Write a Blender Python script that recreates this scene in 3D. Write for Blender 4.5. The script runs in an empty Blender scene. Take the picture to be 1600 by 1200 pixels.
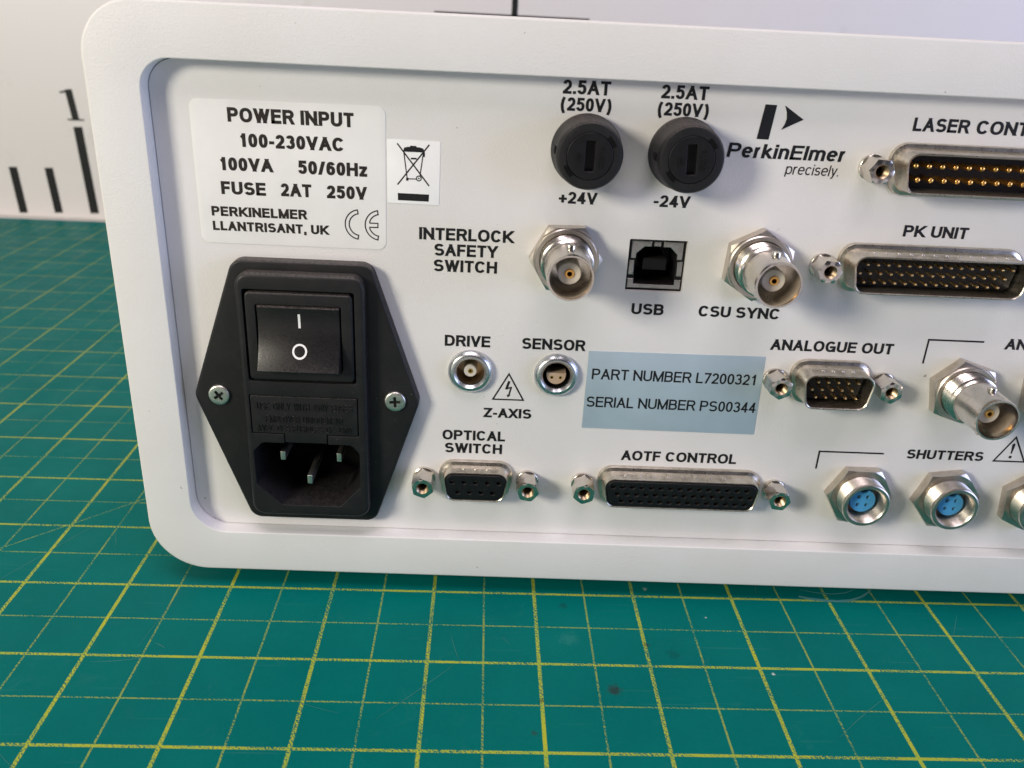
import bpy, bmesh, math, random
from math import sin, cos, pi, radians, hypot, atan2
from mathutils import Vector
random.seed(7)
SC = bpy.context.scene
COL = SC.collection
S = 0.001                                   # everything below is written in millimetres

# ------------------------------------------------------------------ camera, room light, lamps, exposure
cam_d = bpy.data.cameras.new("camera")
cam_d.sensor_width = 36.0
cam_d.lens = 1325.9 / 1600 * 36
cam_d.clip_start = 0.005
cam_d.clip_end = 20
cam = bpy.data.objects.new("camera", cam_d)
cam.location = (70.994 * S, -180.219 * S, 134.775 * S)
cam.rotation_euler = (radians(66.532), radians(-2.645), radians(-0.570))
COL.objects.link(cam)
SC.camera = cam
cam_d.dof.use_dof = True
cam_d.dof.focus_distance = 0.192
cam_d.dof.aperture_fstop = 26

world = bpy.data.worlds.new("World")
SC.world = world
world.use_nodes = True
wn = world.node_tree
bgn = wn.nodes["Background"]
tc = wn.nodes.new("ShaderNodeTexCoord")
sp = wn.nodes.new("ShaderNodeSeparateXYZ")
mr = wn.nodes.new("ShaderNodeMapRange")
mr.inputs[1].default_value = -0.5
mr.inputs[2].default_value = 0.9
rp = wn.nodes.new("ShaderNodeValToRGB")
rp.color_ramp.elements[0].color = (0.10, 0.10, 0.11, 1)
rp.color_ramp.elements[1].color = (0.88, 0.81, 0.82, 1)
wn.links.new(tc.outputs["Generated"], sp.inputs[0])
wn.links.new(sp.outputs[2], mr.inputs[0])
wn.links.new(mr.outputs[0], rp.inputs[0])
fr = wn.nodes.new("ShaderNodeMapRange")      # the room is darker behind the photographer
fr.inputs[1].default_value = -1.0
fr.inputs[2].default_value = 0.1
fr.inputs[3].default_value = 0.25
fr.inputs[4].default_value = 1.0
wn.links.new(sp.outputs[1], fr.inputs[0])
vm = wn.nodes.new("ShaderNodeVectorMath")
vm.operation = "SCALE"
wn.links.new(rp.outputs[0], vm.inputs[0])
wn.links.new(fr.outputs[0], vm.inputs["Scale"])
wn.links.new(vm.outputs[0], bgn.inputs[0])
bgn.inputs[1].default_value = 0.17


def area(name, loc, target, size, size_y, power, color):
    d = bpy.data.lights.new(name, "AREA")
    d.shape = "RECTANGLE"
    d.size = size * S
    d.size_y = size_y * S
    d.energy = power
    d.color = color
    o = bpy.data.objects.new(name, d)
    o.location = Vector(loc) * S
    o.rotation_euler = (Vector(target) - Vector(loc)).to_track_quat("-Z", "Y").to_euler()
    COL.objects.link(o)
    return o


area("desk_lamp", (-640, -600, 390), (90, 0, 60), 225, 225, 8.5, (1.0, 0.94, 0.79))
area("ceiling_lamp", (40, -340, 1120), (90, 40, 40), 700, 500, 7.1, (1.0, 0.88, 0.95))
area("window_light", (800, -270, 170), (90, 60, 70), 420, 420, 3.3, (0.53, 0.62, 1.0))

SC.view_settings.view_transform = "Standard"
SC.view_settings.look = "None"
SC.view_settings.exposure = 0.0
SC.view_settings.gamma = 1.0
SC.view_settings.use_curve_mapping = False


# ------------------------------------------------------------------ node helpers and materials
class NT:
    def __init__(self, mat):
        self.t = mat.node_tree
        self.b = self.t.nodes["Principled BSDF"]

    def n(self, kind, **kw):
        nd = self.t.nodes.new(kind)
        for k, v in kw.items():
            setattr(nd, k, v)
        return nd

    def put(self, sock, v):
        if isinstance(v, bpy.types.NodeSocket):
            self.t.links.new(v, sock)
        elif v is not None:
            sock.default_value = v

    def m(self, op, a, b=None, c=None, clamp=False):
        nd = self.n("ShaderNodeMath", operation=op)
        nd.use_clamp = clamp
        self.put(nd.inputs[0], a)
        self.put(nd.inputs[1], b)
        self.put(nd.inputs[2], c)
        return nd.outputs[0]

    def noise(self, vec, scale, detail=4.0, rough=0.55, dist=0.0):
        nd = self.n("ShaderNodeTexNoise")
        self.put(nd.inputs["Vector"], vec)
        nd.inputs["Scale"].default_value = scale
        nd.inputs["Detail"].default_value = detail
        nd.inputs["Roughness"].default_value = rough
        nd.inputs["Distortion"].default_value = dist
        return nd.outputs["Fac"]

    def rng(self, v, a, b, c=0.0, d=1.0):
        nd = self.n("ShaderNodeMapRange")
        self.put(nd.inputs[0], v)
        for i, x in enumerate((a, b, c, d)):
            self.put(nd.inputs[i + 1], x)
        return nd.outputs[0]

    def mix(self, f, a, b):
        nd = self.n("ShaderNodeMix", data_type="RGBA")
        self.put(nd.inputs[0], f)
        self.put(nd.inputs[6], a)
        self.put(nd.inputs[7], b)
        return nd.outputs[2]

    def mm(self):
        """object coordinates in millimetres"""
        tc = self.n("ShaderNodeTexCoord")
        v = self.n("ShaderNodeVectorMath", operation="SCALE")
        self.t.links.new(tc.outputs["Object"], v.inputs[0])
        v.inputs["Scale"].default_value = 1000.0
        return v.outputs[0]

    def bump(self, h, strength, dist_mm):
        nd = self.n("ShaderNodeBump")
        nd.inputs["Strength"].default_value = strength
        nd.inputs["Distance"].default_value = dist_mm * S
        self.put(nd.inputs["Height"], h)
        self.t.links.new(nd.outputs[0], self.b.inputs["Normal"])


def new_mat(name, col, rough=0.5, metal=0.0, spec=0.5):
    m = bpy.data.materials.new(name)
    m.use_nodes = True
    t = NT(m)
    t.b.inputs["Base Color"].default_value = (*col, 1)
    t.b.inputs["Roughness"].default_value = rough
    t.b.inputs["Metallic"].default_value = metal
    t.b.inputs["Specular IOR Level"].default_value = spec
    return m, t


def powder(name, col, amp, scale):
    m, t = new_mat(name, col, 0.5, 0, 0.35)
    v = t.mm()
    h = t.noise(v, scale, 3.0, 0.5)
    h2 = t.noise(v, scale * 0.35, 2.0, 0.5)
    t.bump(t.m("ADD", h, t.m("MULTIPLY", h2, 0.25)), amp, 0.30)
    g = t.noise(v, 0.035, 3.0)
    sp_ = t.rng(t.noise(v, 0.55, 2.0, 0.4), 0.785, 0.80)
    c = t.mix(t.rng(g, 0.3, 0.7), (col[0] * 0.955, col[1] * 0.95, col[2] * 0.93, 1), (*col, 1))
    c = t.mix(t.m("MULTIPLY", sp_, 0.6), c, (0.12, 0.11, 0.10, 1))
    t.put(t.b.inputs["Base Color"], c)
    t.put(t.b.inputs["Roughness"], t.rng(h2, 0.3, 0.7, 0.42, 0.58))
    return m


M = {}
M["panel"] = powder("panel_paint", (0.70, 0.685, 0.68), 0.21, 2.4)
M["frame"] = powder("frame_paint", (0.70, 0.69, 0.685), 0.24, 2.5)
M["wall"] = new_mat("edge_paint", (0.68, 0.68, 0.69), 0.5)[0]


def plastic(name, col, rough=0.5, dust=1.0, bump=0.10):
    m, t = new_mat(name, col, rough, 0, 0.33)
    v = t.mm()
    g = t.n("ShaderNodeNewGeometry")
    s = t.n("ShaderNodeSeparateXYZ")
    t.t.links.new(g.outputs["Normal"], s.inputs[0])
    up = t.rng(s.outputs[2], 0.45, 0.95)
    grain = t.noise(v, 2.2, 4.0, 0.7)
    dustf = t.m("MULTIPLY", t.m("MULTIPLY", up, t.rng(grain, 0.38, 0.62)), 0.22 * dust)
    speck = t.m("MULTIPLY", t.rng(t.noise(v, 1.9, 1.0, 0.3), 0.77, 0.80), t.m("MULTIPLY", t.rng(t.noise(v, 0.05, 3.0, 0.6), 0.48, 0.68), 0.24 * dust))
    haze = t.m("MULTIPLY", t.rng(t.noise(v, 0.16, 4.0, 0.6), 0.45, 0.8), 0.02 * dust)
    f = t.m("ADD", t.m("ADD", dustf, speck), haze, clamp=True)
    t.put(t.b.inputs["Base Color"], t.mix(f, (*col, 1), (0.42, 0.36, 0.33, 1)))
    t.put(t.b.inputs["Roughness"], t.rng(grain, 0.3, 0.7, rough - 0.08, rough + 0.12))
    t.bump(t.noise(v, 3.5, 3.0, 0.6), bump, 0.12)
    return m


M["black"] = plastic("black_moulded_plastic", (0.0085, 0.0085, 0.0095), 0.46)
M["rocker"] = plastic("black_rocker_plastic", (0.011, 0.010, 0.0105), 0.36, 0.8, 0.16)
M["black_clean"] = plastic("black_insert_plastic", (0.005, 0.005, 0.006), 0.42, 0.3)
M["black_well"] = plastic("black_socket_well", (0.006, 0.006, 0.007), 0.5, 0.22)
M["void"] = new_mat("dark_interior", (0.004, 0.004, 0.004), 0.8, 0, 0.1)[0]


def metal(name, col, rough, var=0.12, tarn=0.3, scale=0.5, bump=0.012):
    m, t = new_mat(name, col, rough, 1.0)
    v = t.mm()
    a = t.noise(v, scale, 5.0, 0.65)
    b = t.noise(v, scale * 6, 3.0, 0.6)
    t.put(t.b.inputs["Base Color"], t.mix(t.m("MULTIPLY", t.rng(a, 0.45, 0.75), tarn), (*col, 1), (col[0] * 0.45, col[1] * 0.40, col[2] * 0.34, 1)))
    t.put(t.b.inputs["Roughness"], t.rng(b, 0.3, 0.7, rough, rough + var))
    t.bump(b, bump, 0.1)
    return m


M["nickel"] = metal("nickel_plate", (0.70, 0.655, 0.60), 0.19, 0.08, 0.3, 0.5, 0.0)
M["nut"] = metal("dull_nickel_nut", (0.60, 0.55, 0.49), 0.28, 0.12, 0.4, 0.5, 0.004)
M["tin"] = metal("tinned_steel_shell", (0.63, 0.58, 0.50), 0.25, 0.15, 0.5, 0.4, 0.006)
M["satin"] = metal("satin_chrome", (0.62, 0.64, 0.66), 0.25, 0.1, 0.1, 0.5, 0.003)
M["screw"] = metal("zinc_screw", (0.62, 0.62, 0.57), 0.3, 0.15, 0.25, 0.5, 0.003)
M["gold"] = metal("gold_contact", (0.95, 0.52, 0.15), 0.25, 0.1, 0.2)
M["pale_gold"] = metal("pale_gold_contact", (0.92, 0.66, 0.34), 0.22, 0.1, 0.2)
M["brass_dark"] = metal("thread_bore", (0.45, 0.34, 0.22), 0.35, 0.1, 0.4)
M["ptfe"] = new_mat("white_insulator", (0.62, 0.56, 0.50), 0.5)[0]
M["tan"] = new_mat("tan_insulator", (0.50, 0.36, 0.25), 0.55)[0]
M["blue"] = new_mat("blue_insert_plastic", (0.075, 0.35, 0.68), 0.42)[0]
M["white_print"] = new_mat("white_print", (0.78, 0.78, 0.78), 0.55)[0]
M["rubber"] = new_mat("black_rubber", (0.012, 0.012, 0.012), 0.75)[0]
M["darkmetal"] = metal("dark_shield_metal", (0.46, 0.45, 0.43), 0.25, 0.2, 0.4)


def ink(name, col):
    m, t = new_mat(name, col, 0.55, 0, 0.3)
    v = t.mm()
    t.put(t.b.inputs["Base Color"], t.mix(t.rng(t.noise(v, 2.5, 3.0, 0.6), 0.35, 0.75), (*col, 1), (col[0] * 2.2, col[1] * 2.2, col[2] * 2.2, 1)))
    return m


M["ink"] = ink("black_print", (0.006, 0.006, 0.007))
M["ink_warm"] = ink("brown_black_print", (0.012, 0.009, 0.008))


def sticker(name, col, rough, spec=0.5, metal_=0.0, mott=0.04):
    m, t = new_mat(name, col, rough, metal_, spec)
    v = t.mm()
    a = t.noise(v, 0.08, 4.0, 0.6)
    t.put(t.b.inputs["Base Color"], t.mix(t.rng(a, 0.3, 0.7), (*[c * (1 - mott) for c in col], 1), (*[min(1, c * (1 + mott)) for c in col], 1)))
    sp_ = t.rng(t.noise(v, 0.9, 2.0, 0.4), 0.745, 0.76)
    t.put(t.b.inputs["Roughness"], t.m("ADD", t.rng(a, 0.3, 0.7, rough - 0.05, rough + 0.07), t.m("MULTIPLY", sp_, 0.2)))
    return m


M["label"] = sticker("white_label_film", (0.76, 0.75, 0.735), 0.38)
M["label_white"] = sticker("white_paper_label", (0.84, 0.84, 0.84), 0.5)
M["label_silver"] = sticker("silver_blue_label", (0.42, 0.52, 0.60), 0.33, 0.6, 0.25, 0.05)


# ------------------------------------------------------------------ mesh builder (x right, y away from camera, z up; mm)
class MB:
    def __init__(self):
        self.v, self.f, self.mi = [], [], []

    def add(self, vs, fs, mi=0):
        o = len(self.v)
        self.v += [tuple(p) for p in vs]
        self.f += [tuple(i + o for i in f) for f in fs]
        self.mi += [mi] * len(fs)

    def loft(self, rings, cap0=False, cap1=False, mi=0, closed=True):
        n = len(rings[0])
        vs = [p for r in rings for p in r]
        fs = []
        for k in range(len(rings) - 1):
            for i in range(n if closed else n - 1):
                j = (i + 1) % n
                fs.append((k * n + i, k * n + j, (k + 1) * n + j, (k + 1) * n + i))
        if cap0:
            fs.append(tuple(range(n))[::-1])
        if cap1:
            fs.append(tuple((len(rings) - 1) * n + i for i in range(n)))
        self.add(vs, fs, mi)

    def loft2(self, polys, ys, cap0=False, cap1=False, mi=0):
        self.loft([[(x, y, z) for x, z in p] for p, y in zip(polys, ys)], cap0, cap1, mi)

    def lathe(self, prof, c=(0, 0), n=40, cap0=False, cap1=False, mi=0):
        """profile of (radius, y) from the back to the front, about an axis along y"""
        self.loft([[(c[0] + r * cos(2 * pi * i / n), y, c[1] + r * sin(2 * pi * i / n)) for i in range(n)] for r, y in prof], cap0, cap1, mi)

    def fill(self, outer, holes, y, mi=0):
        bm = bmesh.new()
        for lp in [outer] + list(holes):
            vs = [bm.verts.new((p[0], y, p[1])) for p in lp]
            for i in range(len(vs)):
                bm.edges.new((vs[i], vs[(i + 1) % len(vs)]))
        bmesh.ops.triangle_fill(bm, edges=bm.edges[:], use_beauty=True, use_dissolve=False, normal=(0, -1, 0))
        bm.verts.ensure_lookup_table()
        bm.verts.index_update()
        vs = [v.co[:] for v in bm.verts]
        fs = []
        for f in bm.faces:
            ids = [v.index for v in f.verts]
            f.normal_update()
            if f.normal.y > 0:
                ids = ids[::-1]
            fs.append(tuple(ids))
        bm.free()
        self.add(vs, fs, mi)

    def plate(self, outer, holes, yf, yb, ro=0.0, rh=0.0, yh=None, mi=0, back=False, mih=None):
        """flat plate, front at yf (towards the camera), rounded front edges"""
        yh = yb if yh is None else yh
        k = 5

        def rim(poly, r, sgn, ye):
            if r <= 0:
                return poly, [(poly, ye), (poly, yf)]
            rs = [(poly, ye)]
            for i in range(k + 1):
                a = i / k * pi / 2
                rs.append((offset(poly, -sgn * r * (1 - cos(a))), yf + r * (1 - sin(a))))
            return rs[-1][0], rs
        o2, rs = rim(outer, ro, 1, yb)
        self.loft2([p for p, y in rs], [y for p, y in rs], mi=mi)
        hs = []
        for h in holes:
            h2, rs = rim(h, rh, -1, yh)
            self.loft2([p[::-1] for p, y in rs], [y for p, y in rs], mi=mi if mih is None else mih)
            hs.append(h2)
        self.fill(o2, hs, yf, mi)
        if back:
            self.fill(outer, [], yb, mi)

    def box(self, x0, x1, y0, y1, z0, z1, mi=0, b=0.0):
        p = [(x0, z0), (x1, z0), (x1, z1), (x0, z1)]
        if b > 0:
            p = rpoly(p, b, 3)
        self.plate(p, [], y0, y1, b * 0.7, mi=mi, back=True)

    def mesh(self, name, mats, ang=32):
        me = bpy.data.meshes.new(name)
        me.from_pydata([(x * S, y * S, z * S) for x, y, z in self.v], [], self.f)
        for m in mats:
            me.materials.append(M[m])
        for p, i in zip(me.polygons, self.mi):
            p.material_index = i
            p.use_smooth = True
        bm = bmesh.new()
        bm.from_mesh(me)
        bmesh.ops.remove_doubles(bm, verts=bm.verts[:], dist=1e-6)
        bmesh.ops.recalc_face_normals(bm, faces=bm.faces[:])
        bm.to_mesh(me)
        bm.free()
        me.set_sharp_from_angle(angle=radians(ang))
        return me


def offset(poly, d):
    """grow (d > 0) or shrink a counter-clockwise polygon"""
    n = len(poly)
    out = []
    for i in range(n):
        p0, p1, p2 = poly[i - 1], poly[i], poly[(i + 1) % n]
        a = (p1[0] - p0[0], p1[1] - p0[1])
        b = (p2[0] - p1[0], p2[1] - p1[1])
        la, lb = hypot(*a) or 1e-9, hypot(*b) or 1e-9
        na = (a[1] / la, -a[0] / la)
        nb = (b[1] / lb, -b[0] / lb)
        q = 1 + na[0] * nb[0] + na[1] * nb[1]
        q = max(q, 0.3)
        out.append((p1[0] + d * (na[0] + nb[0]) / q, p1[1] + d * (na[1] + nb[1]) / q))
    return out


def rpoly(pts, r, n=6):
    """round the corners of a counter-clockwise polygon; r a number or one per corner"""
    out = []
    m = len(pts)
    rr = [r] * m if not isinstance(r, (list, tuple)) else r
    for i in range(m):
        p0, p1, p2 = pts[i - 1], pts[i], pts[(i + 1) % m]
        a = Vector((p0[0] - p1[0], p0[1] - p1[1])).normalized()
        b = Vector((p2[0] - p1[0], p2[1] - p1[1])).normalized()
        R = rr[i]
        if R <= 0:
            out.append(tuple(p1))
            continue
        ang = a.angle(b)
        t = R / math.tan(ang / 2)
        s = Vector(p1) + a * t
        e = Vector(p1) + b * t
        c = Vector(p1) + (a + b).normalized() * (R / sin(ang / 2))
        a0 = atan2(s.y - c.y, s.x - c.x)
        a1 = atan2(e.y - c.y, e.x - c.x)
        da = (a1 - a0 + pi) % (2 * pi) - pi
        for k in range(n + 1):
            t_ = a0 + da * k / n
            out.append((c.x + R * cos(t_), c.y + R * sin(t_)))
    return out


def rect(x0, x1, z0, z1):
    return [(x0, z0), (x1, z0), (x1, z1), (x0, z1)]


def circ(cx, cz, r, n=24, a0=0.0):
    return [(cx + r * cos(a0 + 2 * pi * i / n), cz + r * sin(a0 + 2 * pi * i / n)) for i in range(n)]


def put(name, me, parent=None, loc=(0, 0, 0), label=None):
    o = bpy.data.objects.new(name, me)
    COL.objects.link(o)
    if parent:
        o.parent = parent
    o.location = Vector(loc) * S
    if label:
        o["label"] = label
    return o


# ------------------------------------------------------------------ lettering: grotesque capitals drawn with one stroke width
def A_(cx, cy, rx, ry, a0, a1, n=None):
    n = n or max(6, int(abs(a1 - a0) / 14))
    out = []
    for i in range(n + 1):
        a = radians(a0 + (a1 - a0) * i / n)
        c, s = cos(a), sin(a)
        e = 2 / 2.25
        out.append((cx + rx * math.copysign(abs(c) ** e, c), cy + ry * math.copysign(abs(s) ** e, s)))
    return out


def O_(cx, cy, rx, ry):
    return A_(cx, cy, rx, ry, 0, 360, 28)[:-1]


L_ = lambda *p: list(p)
# glyph: (width / cap height, [(kind, points)...]); s = square-ended, b = butt, d = diagonal clipped to the cap box, c = closed ring
G = {
    "A": (.74, [("d", L_((0, 0), (.5, 1))), ("d", L_((.5, 1), (1, 0))), ("b", L_((.2, .33), (.8, .33)))]),
    "B": (.70, [("s", L_((0, 0), (0, 1))), ("b", [(0, 1)] + A_(.56, .765, .37, .235, 90, -90) + [(0, .53)]), ("b", [(0, .53)] + A_(.58, .265, .42, .265, 90, -90) + [(0, 0)])]),
    "C": (.74, [("b", A_(.5, .5, .5, .5, 34, 326))]),
    "D": (.74, [("s", L_((0, 0), (0, 1))), ("b", [(0, 1)] + A_(.42, .5, .58, .5, 90, -90) + [(0, 0)])]),
    "E": (.64, [("s", L_((0, 0), (0, 1))), ("s", L_((0, 1), (1, 1))), ("s", L_((0, .53), (.92, .53))), ("s", L_((0, 0), (1, 0)))]),
    "F": (.60, [("s", L_((0, 0), (0, 1))), ("s", L_((0, 1), (1, 1))), ("s", L_((0, .5), (.88, .5)))]),
    "G": (.76, [("b", A_(.5, .5, .5, .5, 42, 328)), ("s", L_((1, 0.02), (1, .45))), ("s", L_((1, .45), (.58, .45)))]),
    "H": (.72, [("s", L_((0, 0), (0, 1))), ("s", L_((1, 0), (1, 1))), ("b", L_((0, .53), (1, .53)))]),
    "I": (0, [("s", L_((0, 0), (0, 1)))]),
    "J": (.54, [("s", [(1, 1), (1, .3)]), ("b", [(1, .31)] + A_(.5, .28, .5, .28, 0, -170))]),
    "K": (.74, [("s", L_((0, 0), (0, 1))), ("d", L_((0, .30), (.93, 1))), ("d", L_((.30, .55), (1, 0)))]),
    "L": (.58, [("s", L_((0, 0), (0, 1))), ("s", L_((0, 0), (1, 0)))]),
    "M": (.86, [("s", L_((0, 0), (0, 1))), ("s", L_((1, 0), (1, 1))), ("d", L_((0, 1), (.5, 0))), ("d", L_((.5, 0), (1, 1)))]),
    "N": (.74, [("s", L_((0, 0), (0, 1))), ("s", L_((1, 0), (1, 1))), ("d", L_((0, 1), (1, 0)))]),
    "O": (.80, [("c", O_(.5, .5, .5, .5))]),
    "P": (.68, [("s", L_((0, 0), (0, 1))), ("b", [(0, 1)] + A_(.6, .735, .4, .265, 90, -90) + [(0, .47)])]),
    "Q": (.80, [("c", O_(.5, .5, .5, .5)), ("b", L_((.62, .26), (1.0, -.06)))]),
    "R": (.72, [("s", L_((0, 0), (0, 1))), ("b", [(0, 1)] + A_(.58, .75, .4, .25, 90, -90) + [(0, .5)]), ("d", L_((.62, .5), (.98, 0)))]),
    "S": (.70, [("b", A_(.5, .755, .46, .245, 22, 265) + A_(.5, .26, .5, .26, 88, -158))]),
    "T": (.64, [("s", L_((0, 1), (1, 1))), ("s", L_((.5, 0), (.5, 1)))]),
    "U": (.72, [("s", L_((0, 1), (0, .33))), ("s", L_((1, 1), (1, .33))), ("b", [(0, .34)] + A_(.5, .33, .5, .33, 180, 360) + [(1, .34)])]),
    "V": (.70, [("d", L_((0, 1), (.5, 0))), ("d", L_((.5, 0), (1, 1)))]),
    "W": (1.0, [("d", L_((0, 1), (.25, 0))), ("d", L_((.25, 0), (.5, 1))), ("d", L_((.5, 1), (.75, 0))), ("d", L_((.75, 0), (1, 1)))]),
    "X": (.70, [("d", L_((0, 1), (1, 0))), ("d", L_((0, 0), (1, 1)))]),
    "Y": (.70, [("d", L_((0, 1), (.5, .42))), ("d", L_((1, 1), (.5, .42))), ("s", L_((.5, 0), (.5, .44)))]),
    "Z": (.64, [("s", L_((0, 1), (1, 1))), ("s", L_((0, 0), (1, 0))), ("d", L_((0, 0), (1, 1)))]),
    "0": (.56, [("c", O_(.5, .5, .5, .5))]),
    "1": (.50, [("s", L_((.72, 0), (.72, 1))), ("b", L_((.08, .74), (.45, .82), (.70, 1.0)))]),
    "2": (.56, [("b", A_(.5, .70, .48, .30, 172, -32) + [(.02, .03)]), ("s", L_((0, 0), (1, 0)))]),
    "3": (.56, [("b", A_(.48, .755, .44, .245, 165, -95)), ("b", A_(.48, .27, .52, .27, 95, -165))]),
    "4": (.58, [("s", L_((.74, 0), (.74, 1))), ("d", L_((.74, 1), (0, .25))), ("s", L_((0, .25), (1, .25)))]),
    "5": (.56, [("s", L_((.16, 1), (.92, 1))), ("b", [(.18, 1.04), (.07, .47)]), ("b", A_(.48, .32, .52, .32, 140, -165))]),
    "6": (.56, [("c", O_(.5, .31, .5, .31)), ("b", A_(.55, .5, .55, .5, 38, 180) + [(0, .31)])]),
    "7": (.56, [("s", L_((0, 1), (1, 1))), ("d", L_((1, 1), (.28, 0)))]),
    "8": (.56, [("c", O_(.5, .755, .43, .245)), ("c", O_(.5, .265, .5, .265))]),
    "9": (.56, [("c", O_(.5, .69, .5, .31)), ("b", A_(.45, .5, .55, .5, -142, 0) + [(1, .69)])]),
    "(": (.40, [("b", [(.9, 1.12), (.45, .85), (.22, .5), (.22, .26), (.45, -.09), (.9, -.36)])]),
    ")": (.40, [("b", [(.1, 1.12), (.55, .85), (.78, .5), (.78, .26), (.55, -.09), (.1, -.36)])]),
    "-": (.32, [("s", L_((0, .37), (1, .37)))]),
    "+": (.56, [("s", L_((0, .37), (1, .37))), ("s", L_((.5, .08), (.5, .66)))]),
    "/": (.42, [("d", L_((0, 0), (1, 1)))]),
    ".": (0, [("s", L_((0, 0), (0, .01)))]),
    ",": (0, [("s", L_((0, 0), (0, .01))), ("b", L_((0.0, -.05), (-.0, -.34)))]),
    "!": (0, [("s", L_((0, 0), (0, .01))), ("b", L_((0, .22), (0, 1.06)))]),
    "e": (.56, [("b", [(0.0, .375), (1, .375)]), ("b", A_(.5, .365, .5, .365, 2, 318))]),
    "r": (.34, [("s", L_((0, 0), (0, .70))), ("b", A_(.95, .30, .95, .43, 172, 84))]),
    "k": (.54, [("s", L_((0, 0), (0, 1))), ("b", L_((0, .24), (.95, .78))), ("d", L_((.32, .42), (1, 0)))]),
    "i": (0, [("s", L_((0, 0), (0, .70))), ("s", L_((0, .99), (0, 1)))]),
    "n": (.54, [("s", L_((0, 0), (0, .70))), ("b", A_(.5, .44, .5, .29, 180, 0)), ("s", L_((1, 0), (1, .44)))]),
    "m": (.86, [("s", L_((0, 0), (0, .70))), ("b", A_(.25, .47, .25, .26, 180, 0)), ("s", L_((.5, 0), (.5, .47))), ("b", A_(.75, .47, .25, .26, 180, 0)), ("s", L_((1, 0), (1, .47)))]),
    "l": (0, [("s", L_((0, 0), (0, 1)))]),
    "p": (.56, [("s", L_((0, -.26), (0, .70))), ("c", O_(.5, .365, .5, .365))]),
    "c": (.52, [("b", A_(.5, .365, .5, .365, 40, 320))]),
    "s": (.50, [("b", A_(.5, .55, .45, .18, 25, 265) + A_(.5, .19, .5, .19, 88, -155))]),
    "y": (.52, [("b", L_((0, .78), (.52, -.02))), ("b", L_((1, .78), (.52, -.06), (.38, -.26), (.08, -.27)))]),
    "z": (.50, [("s", L_((0, .71), (1, .71))), ("s", L_((0, 0), (1, 0))), ("b", L_((0, 0), (1, .71)))]),
}


def ribbon(pts, w, closed=False):
    n = len(pts)
    nm = []
    for i in range(n):
        p = pts[i]
        a = pts[i - 1] if (i > 0 or closed) else None
        b = pts[(i + 1) % n] if (i < n - 1 or closed) else None
        ds = []
        if a:
            l = hypot(p[0] - a[0], p[1] - a[1]) or 1e-9
            ds.append(((p[0] - a[0]) / l, (p[1] - a[1]) / l))
        if b:
            l = hypot(b[0] - p[0], b[1] - p[1]) or 1e-9
            ds.append(((b[0] - p[0]) / l, (b[1] - p[1]) / l))
        if len(ds) == 1:
            nm.append((-ds[0][1], ds[0][0]))
        else:
            q = 1 + ds[0][0] * ds[1][0] + ds[0][1] * ds[1][1]
            q = max(q, 0.5)
            nm.append((-(ds[0][1] + ds[1][1]) / q, (ds[0][0] + ds[1][0]) / q))
    Lp = [(p[0] + m[0] * w / 2, p[1] + m[1] * w / 2) for p, m in zip(pts, nm)]
    Rp = [(p[0] - m[0] * w / 2, p[1] - m[1] * w / 2) for p, m in zip(pts, nm)]
    out = []
    for i in range(n if closed else n - 1):
        j = (i + 1) % n
        out.append([Rp[i], Rp[j], Lp[j], Lp[i]])
    return out


def clip_z(poly, lo, hi):
    for lim, sg in ((lo, 1), (hi, -1)):
        out = []
        for i in range(len(poly)):
            p, q = poly[i], poly[(i + 1) % len(poly)]
            ip, iq = (p[1] - lim) * sg >= 0, (q[1] - lim) * sg >= 0
            if ip:
                out.append(p)
            if ip != iq:
                t = (lim - p[1]) / (q[1] - p[1])
                out.append((p[0] + (q[0] - p[0]) * t, lim))
        poly = out
        if not poly:
            break
    return poly


def glyph_polys(ch, w):
    """polygons of one glyph, cap height 1, and its advance without side space"""
    W, strokes = G[ch]
    W = max(W, w)
    res = []
    for kind, pts in strokes:
        P = [(w / 2 + x * (W - w), w / 2 + y * (1 - w)) for x, y in pts]
        if kind == "c":
            res.append(ribbon(P, w, True))
            continue
        if kind in "sd":
            e = w / 2 if kind == "s" else w
            if kind == "d":
                y0_, y1_ = min(p[1] for p in P), max(p[1] for p in P)
            (ax, ay), (bx, by) = P[0], P[1]
            l = hypot(bx - ax, by - ay)
            P[0] = (ax - (bx - ax) / l * e, ay - (by - ay) / l * e)
            (ax, ay), (bx, by) = P[-2], P[-1]
            l = hypot(bx - ax, by - ay)
            P[-1] = (bx + (bx - ax) / l * e, by + (by - ay) / l * e)
            r = ribbon(P, w)
            if kind == "d":
                lo = y0_ - w / 2 if y0_ < w else y0_ - w * .1
                hi = y1_ + w / 2 if y1_ > 1 - w else y1_ + w * .1
                r = [clip_z(q, lo, hi) for q in r]
            res.append([q for q in r if q])
        else:
            res.append(ribbon(P, w))
    return res, W


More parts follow.
